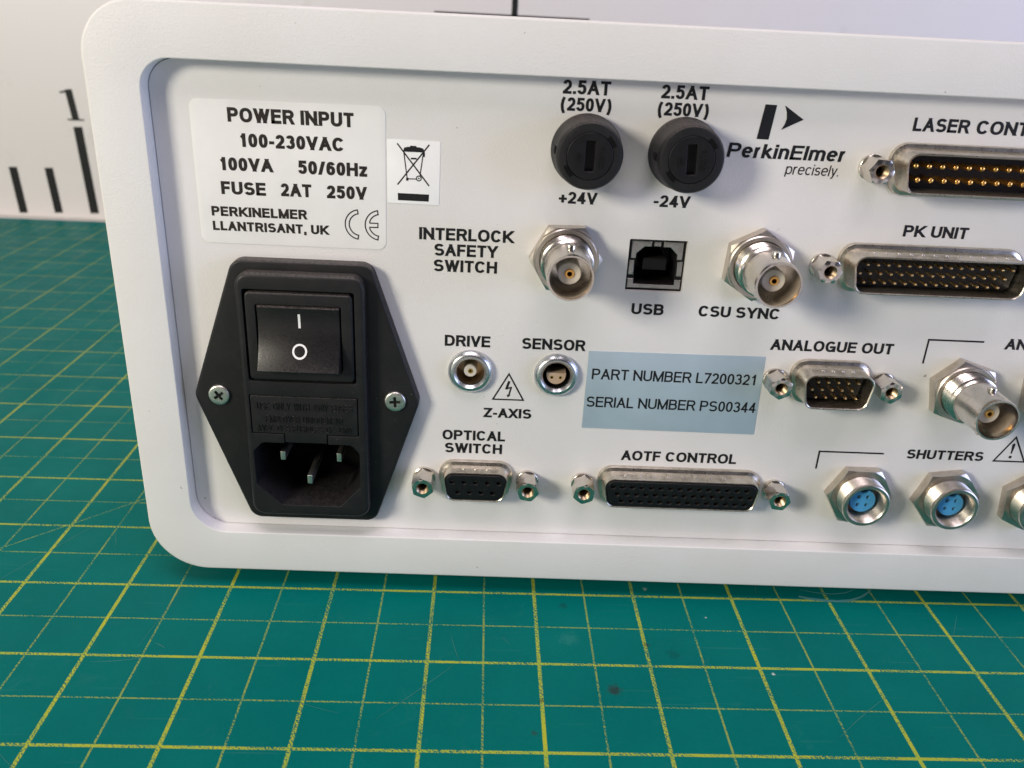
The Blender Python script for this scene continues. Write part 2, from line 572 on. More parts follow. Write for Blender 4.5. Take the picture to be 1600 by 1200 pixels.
def text(mb, s, x0, x1, zb, cap, w=0.16, y=0.0, shear=0.0, gap=0.085, space=0.32, emboss=0.0, yfun=None, mi=0):
    """set s between x0 and x1 (mm) on the baseline zb"""
    x = 0.0
    strokes = []
    for ch in s:
        if ch == " ":
            x += space
            continue
        res, W = glyph_polys(ch, w)
        for st in res:
            strokes.append([[(px + x + pz * shear, pz) for px, pz in q] for q in st])
        x += W + gap
    tot = x - gap
    kx = (x1 - x0) / tot if x1 is not None else cap
    k = 0
    for st in strokes:
        k += 1
        for q in st:
            pts = [(x0 + px * kx, zb + pz * cap) for px, pz in q]
            yy = y - 0.0012 * (k % 3)
            f = (lambda z_: yy) if yfun is None else (lambda z_: yfun(z_) + yy)
            mb.add([(px, f(pz), pz) for px, pz in pts], [tuple(range(len(pts)))], mi)
            if emboss:
                n = len(pts)
                mb.add([(px, f(pz), pz) for px, pz in pts] + [(px, f(pz) + emboss, pz) for px, pz in pts],
                       [(i, i + n, (i + 1) % n + n, (i + 1) % n) for i in range(n)], mi)


def line(mb, pts, w, y, closed=False, mi=0):
    for k, q in enumerate(ribbon(pts, w, closed)):
        mb.add([(px, y - 0.0008 * (k % 2), pz) for px, pz in q], [(0, 1, 2, 3)], mi)


def shape(mb, pts, y, mi=0):
    mb.add([(px, y, pz) for px, pz in pts], [tuple(range(len(pts)))], mi)


PR = -0.05      # printed ink sits this far proud of the panel

# ------------------------------------------------------------------ table, cutting mat, backdrop board
def flat(name, x0, x1, y0, y1, z0, z1, mats, bev=0.0):
    bm = bmesh.new()
    bmesh.ops.create_cube(bm, size=1)
    for v in bm.verts:
        v.co = ((x0 + (v.co.x + .5) * (x1 - x0)) * S, (y0 + (v.co.y + .5) * (y1 - y0)) * S, (z0 + (v.co.z + .5) * (z1 - z0)) * S)
    if bev:
        bmesh.ops.bevel(bm, geom=bm.edges[:], offset=bev * S, segments=2, affect="EDGES")
    me = bpy.data.meshes.new(name)
    bm.to_mesh(me)
    bm.free()
    for m in mats:
        me.materials.append(M[m])
    return me


mt, t = new_mat("table_laminate", (0.42, 0.42, 0.41), 0.5)
t.put(t.b.inputs["Base Color"], t.mix(t.rng(t.noise(t.mm(), 0.02, 4), 0.3, 0.7), (0.60, 0.59, 0.57, 1), (0.66, 0.65, 0.63, 1)))
M["table"] = mt
tb = put("table_top", flat("table_top", -700, 800, -600, 620, -28, -3.2, ["table"], 2))
tb["kind"] = "structure"

PHI = radians(0.747)
mm_, t = new_mat("cutting_mat_vinyl", (0.0, 0.12, 0.10), 0.42, 0, 0.05)
v = t.mm()
sx = t.n("ShaderNodeSeparateXYZ")
t.t.links.new(v, sx.inputs[0])
X, Y = sx.outputs[0], sx.outputs[1]
wob = t.noise(v, 0.5, 2.0)
wobd = t.m("MULTIPLY", t.m("SUBTRACT", wob, 0.5), 0.10)


def grid(c, per, hw):
    d = t.m("PINGPONG", t.m("ADD", c, wobd), per / 2)
    return t.rng(d, hw - 0.05, hw + 0.05, 1.0, 0.0)


wear = t.noise(v, 2.7, 4.0, 0.75)
weave = t.n("ShaderNodeTexWave", wave_type="BANDS", bands_direction="DIAGONAL")
t.put(weave.inputs["Vector"], v)
weave.inputs["Scale"].default_value = 0.62
weave.inputs["Distortion"].default_value = 9.0
weave.inputs["Detail"].default_value = 2.0
weave.inputs["Detail Scale"].default_value = 1.2
big = t.noise(v, 0.055, 3.0, 0.6)
wsum = t.m("ADD", t.m("MULTIPLY", wear, 0.88), t.m("MULTIPLY", weave.outputs["Fac"], 0.12))
thr = t.rng(big, 0.3, 0.72, 0.37, 0.57)
keep = t.rng(t.m("SUBTRACT", wsum, thr), -0.06, 0.03)
keep_thin = t.rng(t.m("SUBTRACT", wsum, t.m("ADD", thr, 0.03)), -0.06, 0.03)
thick = t.m("MAXIMUM", grid(X, 25.4, 0.42), grid(Y, 25.4, 0.37))
thin = t.m("MAXIMUM", grid(X, 12.7, 0.22), grid(Y, 12.7, 0.19))
# one ruled diagonal through the grid
da = radians(43.5)
dd = t.m("ABSOLUTE", t.m("ADD", t.m("ADD", t.m("MULTIPLY", X, -sin(da)), t.m("MULTIPLY", Y, cos(da))), -54.2))
diag = t.rng(dd, 0.16, 0.26, 1.0, 0.0)
# ruler ticks along the far edge
tick = t.m("MULTIPLY", t.rng(t.m("PINGPONG", X, 3.175 / 2 * 2), 0.2, 0.3, 1.0, 0.0), t.m("MULTIPLY", t.m("GREATER_THAN", Y, 356), t.m("LESS_THAN", Y, 363)))
inb = t.m("MULTIPLY", t.m("LESS_THAN", Y, 356), t.rng(Y, 10, 190, 1.0, 0.55))
lines = t.m("MAXIMUM", t.m("MULTIPLY", thick, keep), t.m("MULTIPLY", t.m("MULTIPLY", t.m("MAXIMUM", thin, diag), 0.66), keep_thin))
lines = t.m("ADD", t.m("MULTIPLY", lines, inb), t.m("MULTIPLY", tick, 0.4), clamp=True)
base = t.mix(t.rng(t.noise(v, 0.035, 5.0, 0.6), 0.3, 0.7), (0.0000, 0.122, 0.112, 1), (0.0002, 0.144, 0.128, 1))
fine = t.noise(v, 1.1, 4.0, 0.7)
base = t.mix(t.m("MULTIPLY", t.rng(fine, 0.52, 0.8), 0.10), base, (0.05, 0.22, 0.20, 1))
# knife scratches: long thin pale streaks in three directions
for ang, off, th in ((25, 0, 0.735), (-52, 31, 0.745), (83, 77, 0.74)):
    mp = t.n("ShaderNodeMapping")
    t.put(mp.inputs["Vector"], v)
    mp.inputs["Rotation"].default_value = (0, 0, radians(ang))
    mp.inputs["Location"].default_value = (off, off * 2, 0)
    mp.inputs["Scale"].default_value = (0.035, 1.6, 1)
    sc = t.rng(t.noise(mp.outputs[0], 1.0, 1.0, 0.4), th, th + 0.03)
    base = t.mix(t.m("MULTIPLY", sc, 0.12), base, (0.10, 0.27, 0.26, 1))
smear = t.m("MULTIPLY", t.rng(t.noise(v, 0.09, 6.0, 0.75, 1.5), 0.60, 0.74), 0.13)
base = t.mix(smear, base, (0.06, 0.20, 0.19, 1))
grime = t.m("MULTIPLY", t.rng(t.noise(v, 0.22, 5.0, 0.7), 0.68, 0.80), 0.25)
base = t.mix(grime, base, (0.012, 0.05, 0.045, 1))
yel = t.mix(t.rng(t.noise(v, 0.12, 3.0), 0.35, 0.7), (0.46, 0.47, 0.022, 1), (0.33, 0.42, 0.045, 1))
colr = t.mix(t.m("MULTIPLY", lines, 0.88), base, yel)
c_, s_ = cos(-PHI), sin(-PHI)


def mat_xy(x, y):
    x, y = x - 8.364, y + 4.308
    return x * c_ - y * s_, x * s_ + y * c_


for (x, y, r, f, cc) in ((101.2, -36.2, 2.1, 0.68, (0.030, 0.018, 0.020)), (110.6, -21.3, 1.0, 0.5, (0.03, 0.02, 0.02)), (116.5, -24.3, 2.2, 0.35, (0.004, 0.05, 0.05)),
                         (83.1, -49.0, 0.9, 0.5, (0.03, 0.03, 0.03)), (91.7, -7.8, 1.4, 0.5, (0.01, 0.05, 0.05)), (138.4, -29.9, 0.55, 1.0, (0.6, 0.62, 0.6)),
                         (127.1, -10.6, 0.35, 0.9, (0.5, 0.52, 0.5)), (92.2, -20.0, 3.0, 0.25, (0.05, 0.25, 0.22)), (85.0, -40.0, 0.9, 0.6, (0.01, 0.04, 0.04)), (113.5, 0.2, 0.8, .5, (.4, .45, .42))):
    px, py = mat_xy(x, y)
    d = t.n("ShaderNodeVectorMath", operation="DISTANCE")
    t.t.links.new(v, d.inputs[0])
    d.inputs[1].default_value = (px, py, 0)
    dn = t.m("ADD", d.outputs["Value"], t.m("MULTIPLY", t.m("SUBTRACT", t.noise(v, 0.9, 5.0, 0.75), 0.5), r * 2.6))
    colr = t.mix(t.m("MULTIPLY", t.rng(dn, r * 0.3, r * 0.9, 1.0, 0.0), f), colr, (*cc, 1))
t.put(t.b.inputs["Base Color"], colr)
t.put(t.b.inputs["Roughness"], t.rng(big, 0.3, 0.7, 0.40, 0.54))
t.bump(t.m("ADD", t.noise(v, 1.6, 3.0, 0.6), t.m("MULTIPLY", lines, 0.4)), 0.10, 0.15)
M["mat"] = mm_
mat_o = put("cutting_mat", flat("cutting_mat", -560, 640, -165, 376, -3, 0, ["mat"], 0.4), None, (8.364, -4.308, 0))
mat_o.rotation_euler = (0, 0, PHI)
mat_o["label"] = "green cutting mat with worn yellow grid lines lying under the white instrument"
mat_o["category"] = "cutting mat"
# pale rubbed arc on the mat just in front of the instrument
mb = MB()
M["scuff"] = new_mat("rubbed_scuff", (0.075, 0.235, 0.235), 0.4)[0]


def arc_strip(mb, pts, ws):
    P = [Vector((p[0], p[1])) for p in pts]
    n = len(P)
    vs = []
    for i in range(n):
        d = (P[min(i + 1, n - 1)] - P[max(i - 1, 0)]).normalized()
        nn = Vector((-d.y, d.x))
        vs += [(P[i].x + nn.x * ws[i], P[i].y + nn.y * ws[i], 0.05), (P[i].x - nn.x * ws[i], P[i].y - nn.y * ws[i], 0.05)]
    mb.add(vs, [(2 * i, 2 * i + 1, 2 * i + 3, 2 * i + 2) for i in range(n - 1)])


arc = [(153.5, -0.9), (156.0, -1.7), (159.97, -2.3), (163.5, -2.4), (167, -1.8), (170.5, -0.1), (173.4, 2.2), (175, 4.2)]
arc_strip(mb, [mat_xy(*p) for p in arc], [.42, .48, .45, .42, .40, .34, .22, .08])
arc2 = [(154.6, 1.9), (158.5, 0.9), (162.6, 0.5), (166.5, 1.2), (170, 3.0)]
arc_strip(mb, [mat_xy(*p) for p in arc2], [.06, .14, .16, .14, .05])
put("scuff_mark", mb.mesh("scuff_mark", ["scuff"]), mat_o, label="pale curved scuff on the mat")

# fine knife scratches across the mat, one fine pattern
M["scratch"] = new_mat("cut_line", (0.018, 0.165, 0.150), 0.45)[0]
mb = MB()
rs = random.Random(21)
for k in range(26):
    x, y = rs.uniform(-110, 190), rs.uniform(-62, 20) if k < 19 else rs.uniform(20, 160)
    a, L, bend = rs.choice((0.1, 0.5, 1.3, 1.9, 2.6)) + rs.gauss(0, .3), rs.choice((4, 8, 14, 30)) * rs.uniform(.7, 1.4), rs.gauss(0, .10)
    pts = [(x + L * q * cos(a + bend * q), y + L * q * sin(a + bend * q)) for q in [i / 8 for i in range(9)]]
    w_ = rs.uniform(.05, .11)
    arc_strip(mb, pts, [w_ * (.2 + .8 * sin(pi * (i + .4) / 8.8)) for i in range(9)])
put("knife_scratches", mb.mesh("knife_scratches", ["scratch"]), mat_o, label="pale hair-thin cuts on the mat")["kind"] = "stuff"

mbk, t = new_mat("board_laminate", (0.75, 0.71, 0.71), 0.4)
v = t.mm()
t.put(t.b.inputs["Base Color"], t.mix(t.rng(t.noise(v, 0.03, 5.0, 0.65), 0.60, 0.75), (0.75, 0.715, 0.715, 1), (0.66, 0.62, 0.61, 1)))
M["board"] = mbk
bd = put("backdrop_board", flat("backdrop_board", -700, 900, 0, 6, 0, 460, ["board"], 1), None, (0, 386, -3.1))
bd["label"] = "white backdrop board with black ruler strokes standing behind the cutting mat"
bd["category"] = "backdrop board"
mb = MB()
yb = -0.25
K_ = (386 + 180.2) / (374 + 180.2)


def bk(x, z):       # position measured on the board plane, moved to its distance
    return 71 + (x - 71) * K_, 134.8 + (z - 134.8) * K_ + 3.1


for (x0, z0, x1, z1, w) in ((-235.4, 2.6, -237.2, 31.8, 5.3), (-212.7, 3.6, -214.6, 32.2, 5.3), (-189.6, 4.2, -192.2, 58.4, 5.6), (78, 134.4, 78, 190, 3.7)):
    a, b = bk(x0, z0), bk(x1, z1)
    line(mb, [a, b], w, yb)
a, b = bk(-192.6, 62.3), bk(-194.6, 80.6)
line(mb, [a, b], 4.4, yb)
line(mb, [(a[0] - 5.2, a[1] + .4), (a[0] + 5.2, a[1] + .4)], 0.9, yb - .01)
line(mb, [(b[0] + .5, b[1] - 0.4), (b[0] - 3.2, b[1] - 1.6), (b[0] - 5.6, b[1] - 2.0)], 1.1, yb - .01)
a, b = bk(30, 133.9), bk(123, 133.9)
line(mb, [a, b], 2.6, yb)
put("ruler_stroke", mb.mesh("ruler_stroke", ["ink"]), bd)

# ------------------------------------------------------------------ the instrument
R0 = (150, 60, 0)
inst = bpy.data.objects.new("laboratory_instrument", None)
inst.empty_display_size = 0.02
COL.objects.link(inst)
inst.location = Vector(R0) * S
inst["label"] = "white metal instrument seen from its rear panel of sockets, switch and fuse holders"
inst["category"] = "instrument"


def part(name, me, x=0, y=0, z=0, label=None):
    return put(name, me, inst, (x - R0[0], y - R0[1], z - R0[2]), label)


FX0, FX1, FZ0, FZ1, D = -10.16, 312, 5.07, 134.64, 3.95
outer = rpoly(rect(FX0, FX1, FZ0, FZ1), [13.5, 13.5, 11, 11], 14)
inner = rpoly(rect(0.6, 301, 16.12, 124.12), [8, 8, 6, 6], 12)
mb = MB()
mb.plate(outer, [inner], -D, 14, 0.6, 0.32, yh=3)
put_frame = part("rear_frame", mb.mesh("rear_frame", ["frame"], 40))
mb = MB()
body = offset(outer, -1.6)
mb.loft2([body, body], [14, 215], cap1=True)
part("case_body", mb.mesh("case_body", ["frame"], 40))
ft = MB()
ft.loft([[(9 * cos(a) * k, 9 * sin(a) * k, z) for a in [2 * pi * i / 28 for i in range(28)]] for k, z in ((0.86, 0), (0.92, 0.3), (1, 6.8))], True, True)
ftm = ft.mesh("rubber_foot", ["rubber"])
for x, y in ((24, 34), (276, 34), (24, 190), (276, 190)):
    part("rubber_foot", ftm, x, y, 0)

# rear panel sheet with its cut-outs
IEC_BODY = rpoly(rect(16.0, 43.7, 22.7, 82.3), 3.0, 6)
USB_HOLE = rect(100.3, 113.0, 80.15, 91.8)
mb = MB()
PANEL = offset(inner, -0.16)
mb.plate(PANEL, [offset(IEC_BODY, -1.0), rpoly(USB_HOLE, 0.25, 2), circ(66.7, 59.5, 3.35, 32), circ(86.5, 59.4, 3.35, 32)], 0, 1.5)
part("rear_panel", mb.mesh("rear_panel", ["panel"]))
mb = MB()
mb.plate(offset(inner, 1.0), [offset(inner, -0.15)], 0.5, 1.3)
part("panel_seam", mb.mesh("panel_seam", ["void"]))

# ---- labels
mb = MB()
mb.plate(rpoly([(8.3, 87.1), (47.75, 87.1), (48.0, 116.75), (8.35, 116.6)], 1.7, 6), [], -0.09, 0.0, 0.03)
power_label = part("power_label", mb.mesh("power_label", ["label"]), label="cream rounded sticker of power ratings")
mb = MB()
yl = -0.12
W = 0.225
text(mb, "POWER INPUT", 15.95, 41.5, 112.35, 2.85, W, yl)
text(mb, "100-230VAC", 17.9, 39.4, 107.45, 2.75, W, yl)
text(mb, "100VA", 13.4, 24.5, 102.55, 2.7, W, yl)
text(mb, "50/60Hz", 29.7, 44.0, 102.5, 2.75, W, yl)
text(mb, "FUSE", 13.4, 22.7, 97.6, 2.7, W, yl)
text(mb, "2AT", 25.85, 32.25, 97.7, 2.7, W, yl)
text(mb, "250V", 35.45, 43.8, 97.7, 2.7, W, yl)
text(mb, "PERKINELMER", 10.95, 31.05, 92.95, 2.05, W, yl)
text(mb, "LLANTRISANT, UK", 10.95, 35.5, 89.85, 2.0, W, yl)
put("printed_text", mb.mesh("printed_text", ["ink_warm"]), power_label)
mb = MB()
for cx, mid in ((42.3, 0), (46.55, 1)):
    ro, ri, cz = 3.2, 2.35, 92.35
    o_ = [(cx + ro * cos(radians(a)), cz + ro * sin(radians(a))) for a in range(100, 261, 8)]
    i_ = [(cx + ri * cos(radians(a)), cz + ri * sin(radians(a))) for a in range(260, 99, -8)]
    if mid:
        i_ = [p for p in i_ if abs(p[1] - cz) > .55]
        k = [j for j, p in enumerate(i_) if p[1] > cz][0]
        i_[k:k] = [(cx - 2.2, cz - .45), (cx - .5, cz - .45), (cx - .5, cz + .45), (cx - 2.2, cz + .45)]
    line(mb, o_ + i_, 0.25, yl, True)
put("conformity_mark", mb.mesh("conformity_mark", ["ink"]), power_label)

mb = MB()
mb.plate([(48.15, 97.35), (59.05, 97.2), (59.2, 110.25), (48.15, 110.4)], [], -0.08, 0.0, 0.02)
weee = part("disposal_label", mb.mesh("disposal_label", ["label_white"]), label="small white square sticker with crossed out wheeled bin")
mb = MB()
wl = -0.11
line(mb, [(50.3, 109.6), (56.9, 101.2)], .28, wl)
line(mb, [(56.9, 109.6), (50.3, 101.2)], .28, wl - .002)
line(mb, [(51.6, 108.2), (52.35, 102.4)], .22, wl)
line(mb, [(55.7, 108.0), (55.0, 103.2)], .22, wl)
line(mb, [(52.3, 102.5), (54.3, 102.5)], .22, wl)
shape(mb, [(51.5, 108.0), (55.9, 108.0), (55.7, 108.75), (54.9, 109.0), (52.4, 109.0), (51.7, 108.8)], wl)
shape(mb, [(52.9, 109.0), (54.3, 109.0), (54.2, 109.25), (53.0, 109.25)], wl)
shape(mb, [(55.55, 107.1), (56.0, 107.1), (56.0, 108.1), (55.55, 108.1)], wl - .003)
shape(mb, [(53.1, 106.5), (54.3, 106.5), (54.3, 106.85), (53.1, 106.85)], wl)
shape(mb, [(52.1, 102.1), (52.6, 102.1), (52.6, 102.7), (52.1, 102.7)], wl - .003)
line(mb, circ(54.75, 102.65, .5, 18), .22, wl - .004, True)
shape(mb, circ(54.75, 102.65, .18, 10), wl)
shape(mb, [(50.35, 97.95), (56.85, 97.9), (56.9, 99.4), (50.35, 99.45)], wl)
put("bin_symbol", mb.mesh("bin_symbol", ["ink"]), weee)

mb = MB()
mb.plate([(93.4, 46.05), (134.6, 45.9), (134.2, 65.85), (93.55, 65.6)], [], -0.08, 0.0, 0.02)
serial = part("serial_label", mb.mesh("serial_label", ["label_silver"]), label="blue grey metallic part and serial number sticker")
mb = MB()
text(mb, "PART NUMBER L7200321", 94.7, 133.0, 58.65, 2.65, 0.152, -0.11)
text(mb, "SERIAL NUMBER PS00344", 94.0, 133.95, 51.6, 2.65, 0.152, -0.11)
put("printed_text", mb.mesh("printed_text", ["ink"]), serial)

# ---- legends printed on the panel
CW = 0.202


def legend(rows, w=CW, name="printed_legend", extra=None, shear=0.0):
    mb = MB()
    for (s, x0, x1, z, cap) in rows:
        text(mb, s, x0, x1, z, cap, w, PR, shear)
    if extra:
        extra(mb)
    part(name, mb.mesh(name, ["ink"]))


legend([("2.5AT", 83.65, 93.3, 120.85, 2.7), ("(250V)", 83.3, 93.85, 117.6, 2.6)], 0.20)
legend([("2.5AT", 103.6, 113.2, 120.85, 2.65), ("(250V)", 103.1, 113.75, 117.55, 2.6)], 0.20)
legend([("+24V", 84.3, 92.4, 98.8, 2.5)], 0.195)
legend([("-24V", 104.5, 112.2, 98.95, 2.5)], 0.195)
legend([("LASER", 156.1, 167.8, 116.8, 2.7), ("CONTROL", 169.3, 188.3, 116.8, 2.7)])
legend([("PK UNIT", 159.15, 173.3, 94.9, 2.5)])
legend([("INTERLOCK", 54.85, 75.15, 89.75, 2.65), ("SAFETY", 58.1, 71.8, 86.3, 2.65), ("SWITCH", 58.0, 71.85, 82.8, 2.65)])
legend([("USB", 102.2, 109.45, 74.8, 2.55)])
legend([("CSU", 117.3, 124.5, 74.9, 2.55), ("SYNC", 125.7, 135.65, 74.9, 2.55)])
legend([("DRIVE", 60.7, 71.0, 65.45, 2.65)])
legend([("SENSOR", 78.2, 92.6, 65.45, 2.65)])
legend([("Z-AXIS", 70.1, 81.3, 47.85, 2.45)])
legend([("OPTICAL", 60.5, 75.4, 41.6, 2.6), ("SWITCH", 61.1, 74.8, 38.15, 2.6)])
legend([("AOTF CONTROL", 103.6, 131.5, 37.75, 2.65)])
legend([("ANALOGUE OUT", 134.9, 163.1, 67.6, 2.6)])
legend([("SHUTTERS", 172.5, 191.3, 41.0, 2.5)])


def bracket1(mb):
    line(mb, [(170.7, 65.7), (170.7, 71.55), (183.5, 71.55)], .42, PR)


def bracket2(mb):
    line(mb, [(151.2, 37.3), (151.2, 42.05), (166.9, 42.05)], .42, PR)


legend([("ANALOGUE IN", 188.6, 213.5, 69.95, 2.6)], extra=bracket1)
legend([], name="printed_bracket", extra=bracket2)


def hv(mb):
    line(mb, [(72.1, 52.6), (79.2, 52.6), (75.6, 59.1)], .36, PR, True)
    line(mb, [(75.75, 57.3), (75.1, 55.2)], .55, PR)
    line(mb, [(75.0, 55.35), (76.35, 55.75)], .36, PR - .003)
    line(mb, [(76.3, 55.9), (75.75, 53.6)], .36, PR)
    shape(mb, [(75.3, 53.9), (75.5, 53.15), (76.2, 53.8)], PR - .002)


def warn(mb):
    line(mb, [(194.0, 41.2), (201.6, 41.2), (197.8, 47.75)], .40, PR, True)
    shape(mb, [(197.65, 43.3), (197.95, 43.3), (198.2, 45.8), (197.8, 46.15), (197.4, 45.8)], PR)
    shape(mb, circ(197.8, 42.4, .38, 14), PR)


legend([], name="hazard_symbol", extra=hv)
legend([], name="warning_symbol", extra=warn)


def emblem(mb):
    shape(mb, [(124.25, 113.8), (126.75, 113.75), (127.4, 120.6), (125.0, 120.65)], PR)
    c = [(129.0, 115.8), (129.55, 116.9), (129.8, 118.0), (129.6, 119.3), (129.05, 120.6)]
    for i in range(4):
        shape(mb, [c[i], (133.3, 118.0), c[i + 1]], PR)


legend([("PerkinElmer", 118.5, 143.2, 109.95, 2.9)], 0.18, extra=emblem, shear=0.09)
legend([("precisely.", 131.3, 142.6, 106.95, 2.2)], 0.11, shear=0.10)

# ---- mains inlet with switch and fuse drawer
ICX, ICZ = 29.8, 52.5
flange = rpoly([(15.0, 20.0), (44.7, 20.0), (55.3, 52.2), (44.7, 84.3), (15.0, 84.3), (4.0, 52.2)], [3.2, 3.2, 3.5, 3.2, 3.2, 3.5], 8)
mb = MB()
mb.plate(flange, [offset(IEC_BODY, -0.8)], -3.0, 0.0, 0.55)
inlet = part("power_inlet", mb.mesh("power_inlet", ["black"]), label="black mains inlet with rocker switch and fuse drawer")
sw_hole = rpoly(rect(17.6, 41.45, 57.5, 78.85), 0.5, 3)
DRAW = [(17.3, 44.4), (24.6, 44.4), (24.6, 42.1), (34.55, 42.1), (34.55, 44.4), (41.7, 44.4), (41.7, 54.1), (17.3, 54.1)]
WELL = [(23.2, 25.6), (36.8, 25.6), (41.7, 30.9), (41.75, 40.0), (39.9, 42.15), (34.55, 42.15), (34.55, 44.4), (41.7, 44.4), (41.7, 54.1), (17.3, 54.1), (17.3, 44.4), (24.6, 44.4), (24.6, 42.15), (19.5, 42.15), (17.35, 39.8), (17.5, 31.1)]
well = rpoly(WELL, [.5, .5, .5, 1.4, 1.4, 0, 0, .3, .3, .3, .3, 0, 0, 1.4, 1.4, .5], 4)
mb = MB()
mb.plate(IEC_BODY, [sw_hole, well], -6.0, -2.9, 0.9, 0.12, yh=10, mih=1)
put("inlet_housing", mb.mesh("inlet_housing", ["black", "black_well"]), inlet)
mb = MB()
mb.box(15.5, 44.2, 9.9, 11, 22.5, 82.5)
put("inlet_back", mb.mesh("inlet_back", ["void"]), inlet)
mb = MB()
mb.plate(rpoly(rect(18.0, 41.1, 57.95, 78.2), 1.0, 5), [rpoly(rect(20.2, 38.6, 60.2, 75.6), 0.4, 3)], -6.15, -2, 0.45, 0.1, yh=6)
put("switch_frame", mb.mesh("switch_frame", ["black"]), inlet)


def rocker_y(z):
    """concave rocker face: bottom edge tipped forward"""
    u = (z - 61.5) / (75.1 - 61.5)
    return -9.5 + 2.9 * u + 2.0 * (1 - (2 * u - 1) ** 2) * 0.75


mb = MB()
prof = [(60.4, -3.0), (60.9, -8.6), (61.15, -9.3)] + [(61.5 + 13.6 * i / 24, rocker_y(61.5 + 13.6 * i / 24)) for i in range(25)] + [(75.35, -6.2), (75.4, -3.0)]
n = len(prof)
for xa, xb in ((20.55, 38.3),):
    e = 0.35
    rings = []
    for x, k in ((xa, 0.35), (xa + 0.1, 0.1), (xa + e, 0.0), (xb - e, 0.0), (xb - 0.1, 0.1), (xb, 0.35)):
        rings.append([(x, yy + k, zz) for zz, yy in prof])
    mb.loft(rings, closed=False)
    for x, k in ((xa, 0.35), (xb, 0.35)):
        mb.add([(x, yy + k, zz) for zz, yy in prof], [tuple(range(n))])
put("rocker", mb.mesh("rocker", ["rocker"], 40), inlet)


def on_rocker(mb, pts, mi=0):
    mb.add([(x, rocker_y(z) - 0.04, z) for x, z in pts], [tuple(range(len(pts)))], mi)


mb = MB()
for k in range(8):
    z0, z1 = 70.55 + 3.2 * k / 8, 70.55 + 3.2 * (k + 1) / 8
    on_rocker(mb, rect(29.35, 29.85, z0, z1))
put("on_marking", mb.mesh("on_marking", ["white_print"]), inlet)
mb = MB()
for q in ribbon(circ(29.6, 65.55, 1.4, 36), .42, True):
    on_rocker(mb, q)
put("off_marking", mb.mesh("off_marking", ["white_print"]), inlet)
mb = MB()
mb.plate(rpoly([(p[0] + (0.22 if p[0] < 29 else -0.22), p[1] + (0.22 if p[1] < 43 else (0.22 if p[1] < 50 else -0.22))) for p in DRAW], [.25, 0, 0.2, .2, 0, .25, .25, .25], 3), [], -5.95, 4, 0.15)
drawer = put("fuse_drawer", mb.mesh("fuse_drawer", ["black"]), inlet)
mb = MB()
for s_t, xa, xb, zz, cap in (("USE ONLY WITH 250V FUSES", 18.9, 40.3, 50.6, 1.75), ("EMPLOYER UNIQUEMENT", 20.7, 38.2, 47.5, 1.6), ("AVEC DES FUSIBLES DE 250V", 18.6, 40.1, 45.2, 1.6)):
    text(mb, s_t, xa, xb, zz, cap, 0.115, -6.16, gap=0.2, space=0.55, emboss=0.22)
put("embossed_text", mb.mesh("embossed_text", ["black"]), inlet)
mb = MB()
mb.box(-0.95, 0.95, -0.0, 12, -2.0, 2.0, 0, 0.35)
blade = mb.mesh("contact_blade", ["screw"])
for x, y, z in ((23.05, -2.4, 36.9), (36.3, -2.4, 36.9), (29.7, -5.0, 32.2)):
    b = put("contact_blade", blade, inlet, (x, y, z))
    b.scale = (0.63, 1, 0.58)


def cross(r, w, a):
    p = [(w, w), (r, w), (r, -w), (w, -w), (w, -r), (-w, -r), (-w, -w), (-r, -w), (-r, w), (-w, w), (-w, r), (w, r)][::-1]
    return [(x * cos(a) - z * sin(a), x * sin(a) + z * cos(a)) for x, z in p]


for x, a in ((9.8, 0.62), (49.75, 0.06)):
    mb = MB()
    cr = cross(1.28, 0.34, a)
    mb.plate(circ(0, 0, 2.45, 40), [cr], -0.75, 0, 0.5, 0.0, yh=0.25)
    mb.fill(offset(circ(0, 0, 1.5, 12), .1), [], 0.2, 1)
    put("mounting_screw", mb.mesh("mounting_screw", ["screw", "brass_dark"]), inlet, (x, -3.0, 52.55))

# ---- fuse holders
H = -9.0
mb = MB()
mb.lathe([(7.3, 0), (7.3, -1.9), (7.15, -2.2), (6.75, H + 1.2), (6.6, H + 0.55), (6.3, H + 0.12), (5.95, H), (4.72, H), (4.72, H + 0.5), (4.5, H + 0.6)], n=72)
fh = mb.mesh("fuse_holder", ["black"], 28)
mb = MB()
slot = rpoly(rect(-0.95, 0.95, -3.0, 3.0), 0.15, 2)
nts = []
mb.plate(circ(0, 0, 4.6, 56), [slot], H - 0.02, H + 0.6, 0.15, 0.1, yh=H + 1.7)
mb.fill(rect(-1.1, 1.1, -3.2, 3.2), [], H + 1.6, 0)
for cx, s_t, a in ((2.35, "FUSE", -pi / 2),):
    tmp = MB()
    text(tmp, s_t, -2.1, 2.1, -0.6, 1.2, 0.16, H - 0.14, emboss=0.18)
    for f, mi in zip(tmp.f, tmp.mi):
        mb.add([(tmp.v[i][0] * cos(a) - tmp.v[i][2] * sin(a) + cx, tmp.v[i][1], tmp.v[i][0] * sin(a) + tmp.v[i][2] * cos(a)) for i in f], [tuple(range(len(f)))], 0)
for xx, h in ((-1.7, .4), (-2.1, .75), (-2.5, 1.1)):
    mb.box(xx - .1, xx + .1, H - 0.16, H + .1, -.2 - h, -.2 + h)
fc = mb.mesh("fuse_cap", ["black_clean", "void"], 28)


def arc_block(mb, r0, r1, a0, a1, y0, y1, n=10):
    P = [(r1 * cos(a0 + (a1 - a0) * i / n), r1 * sin(a0 + (a1 - a0) * i / n)) for i in range(n + 1)] + \
        [(r0 * cos(a1 + (a0 - a1) * i / n), r0 * sin(a1 + (a0 - a1) * i / n)) for i in range(n + 1)]
    mb.plate(P, [], y0, y1)


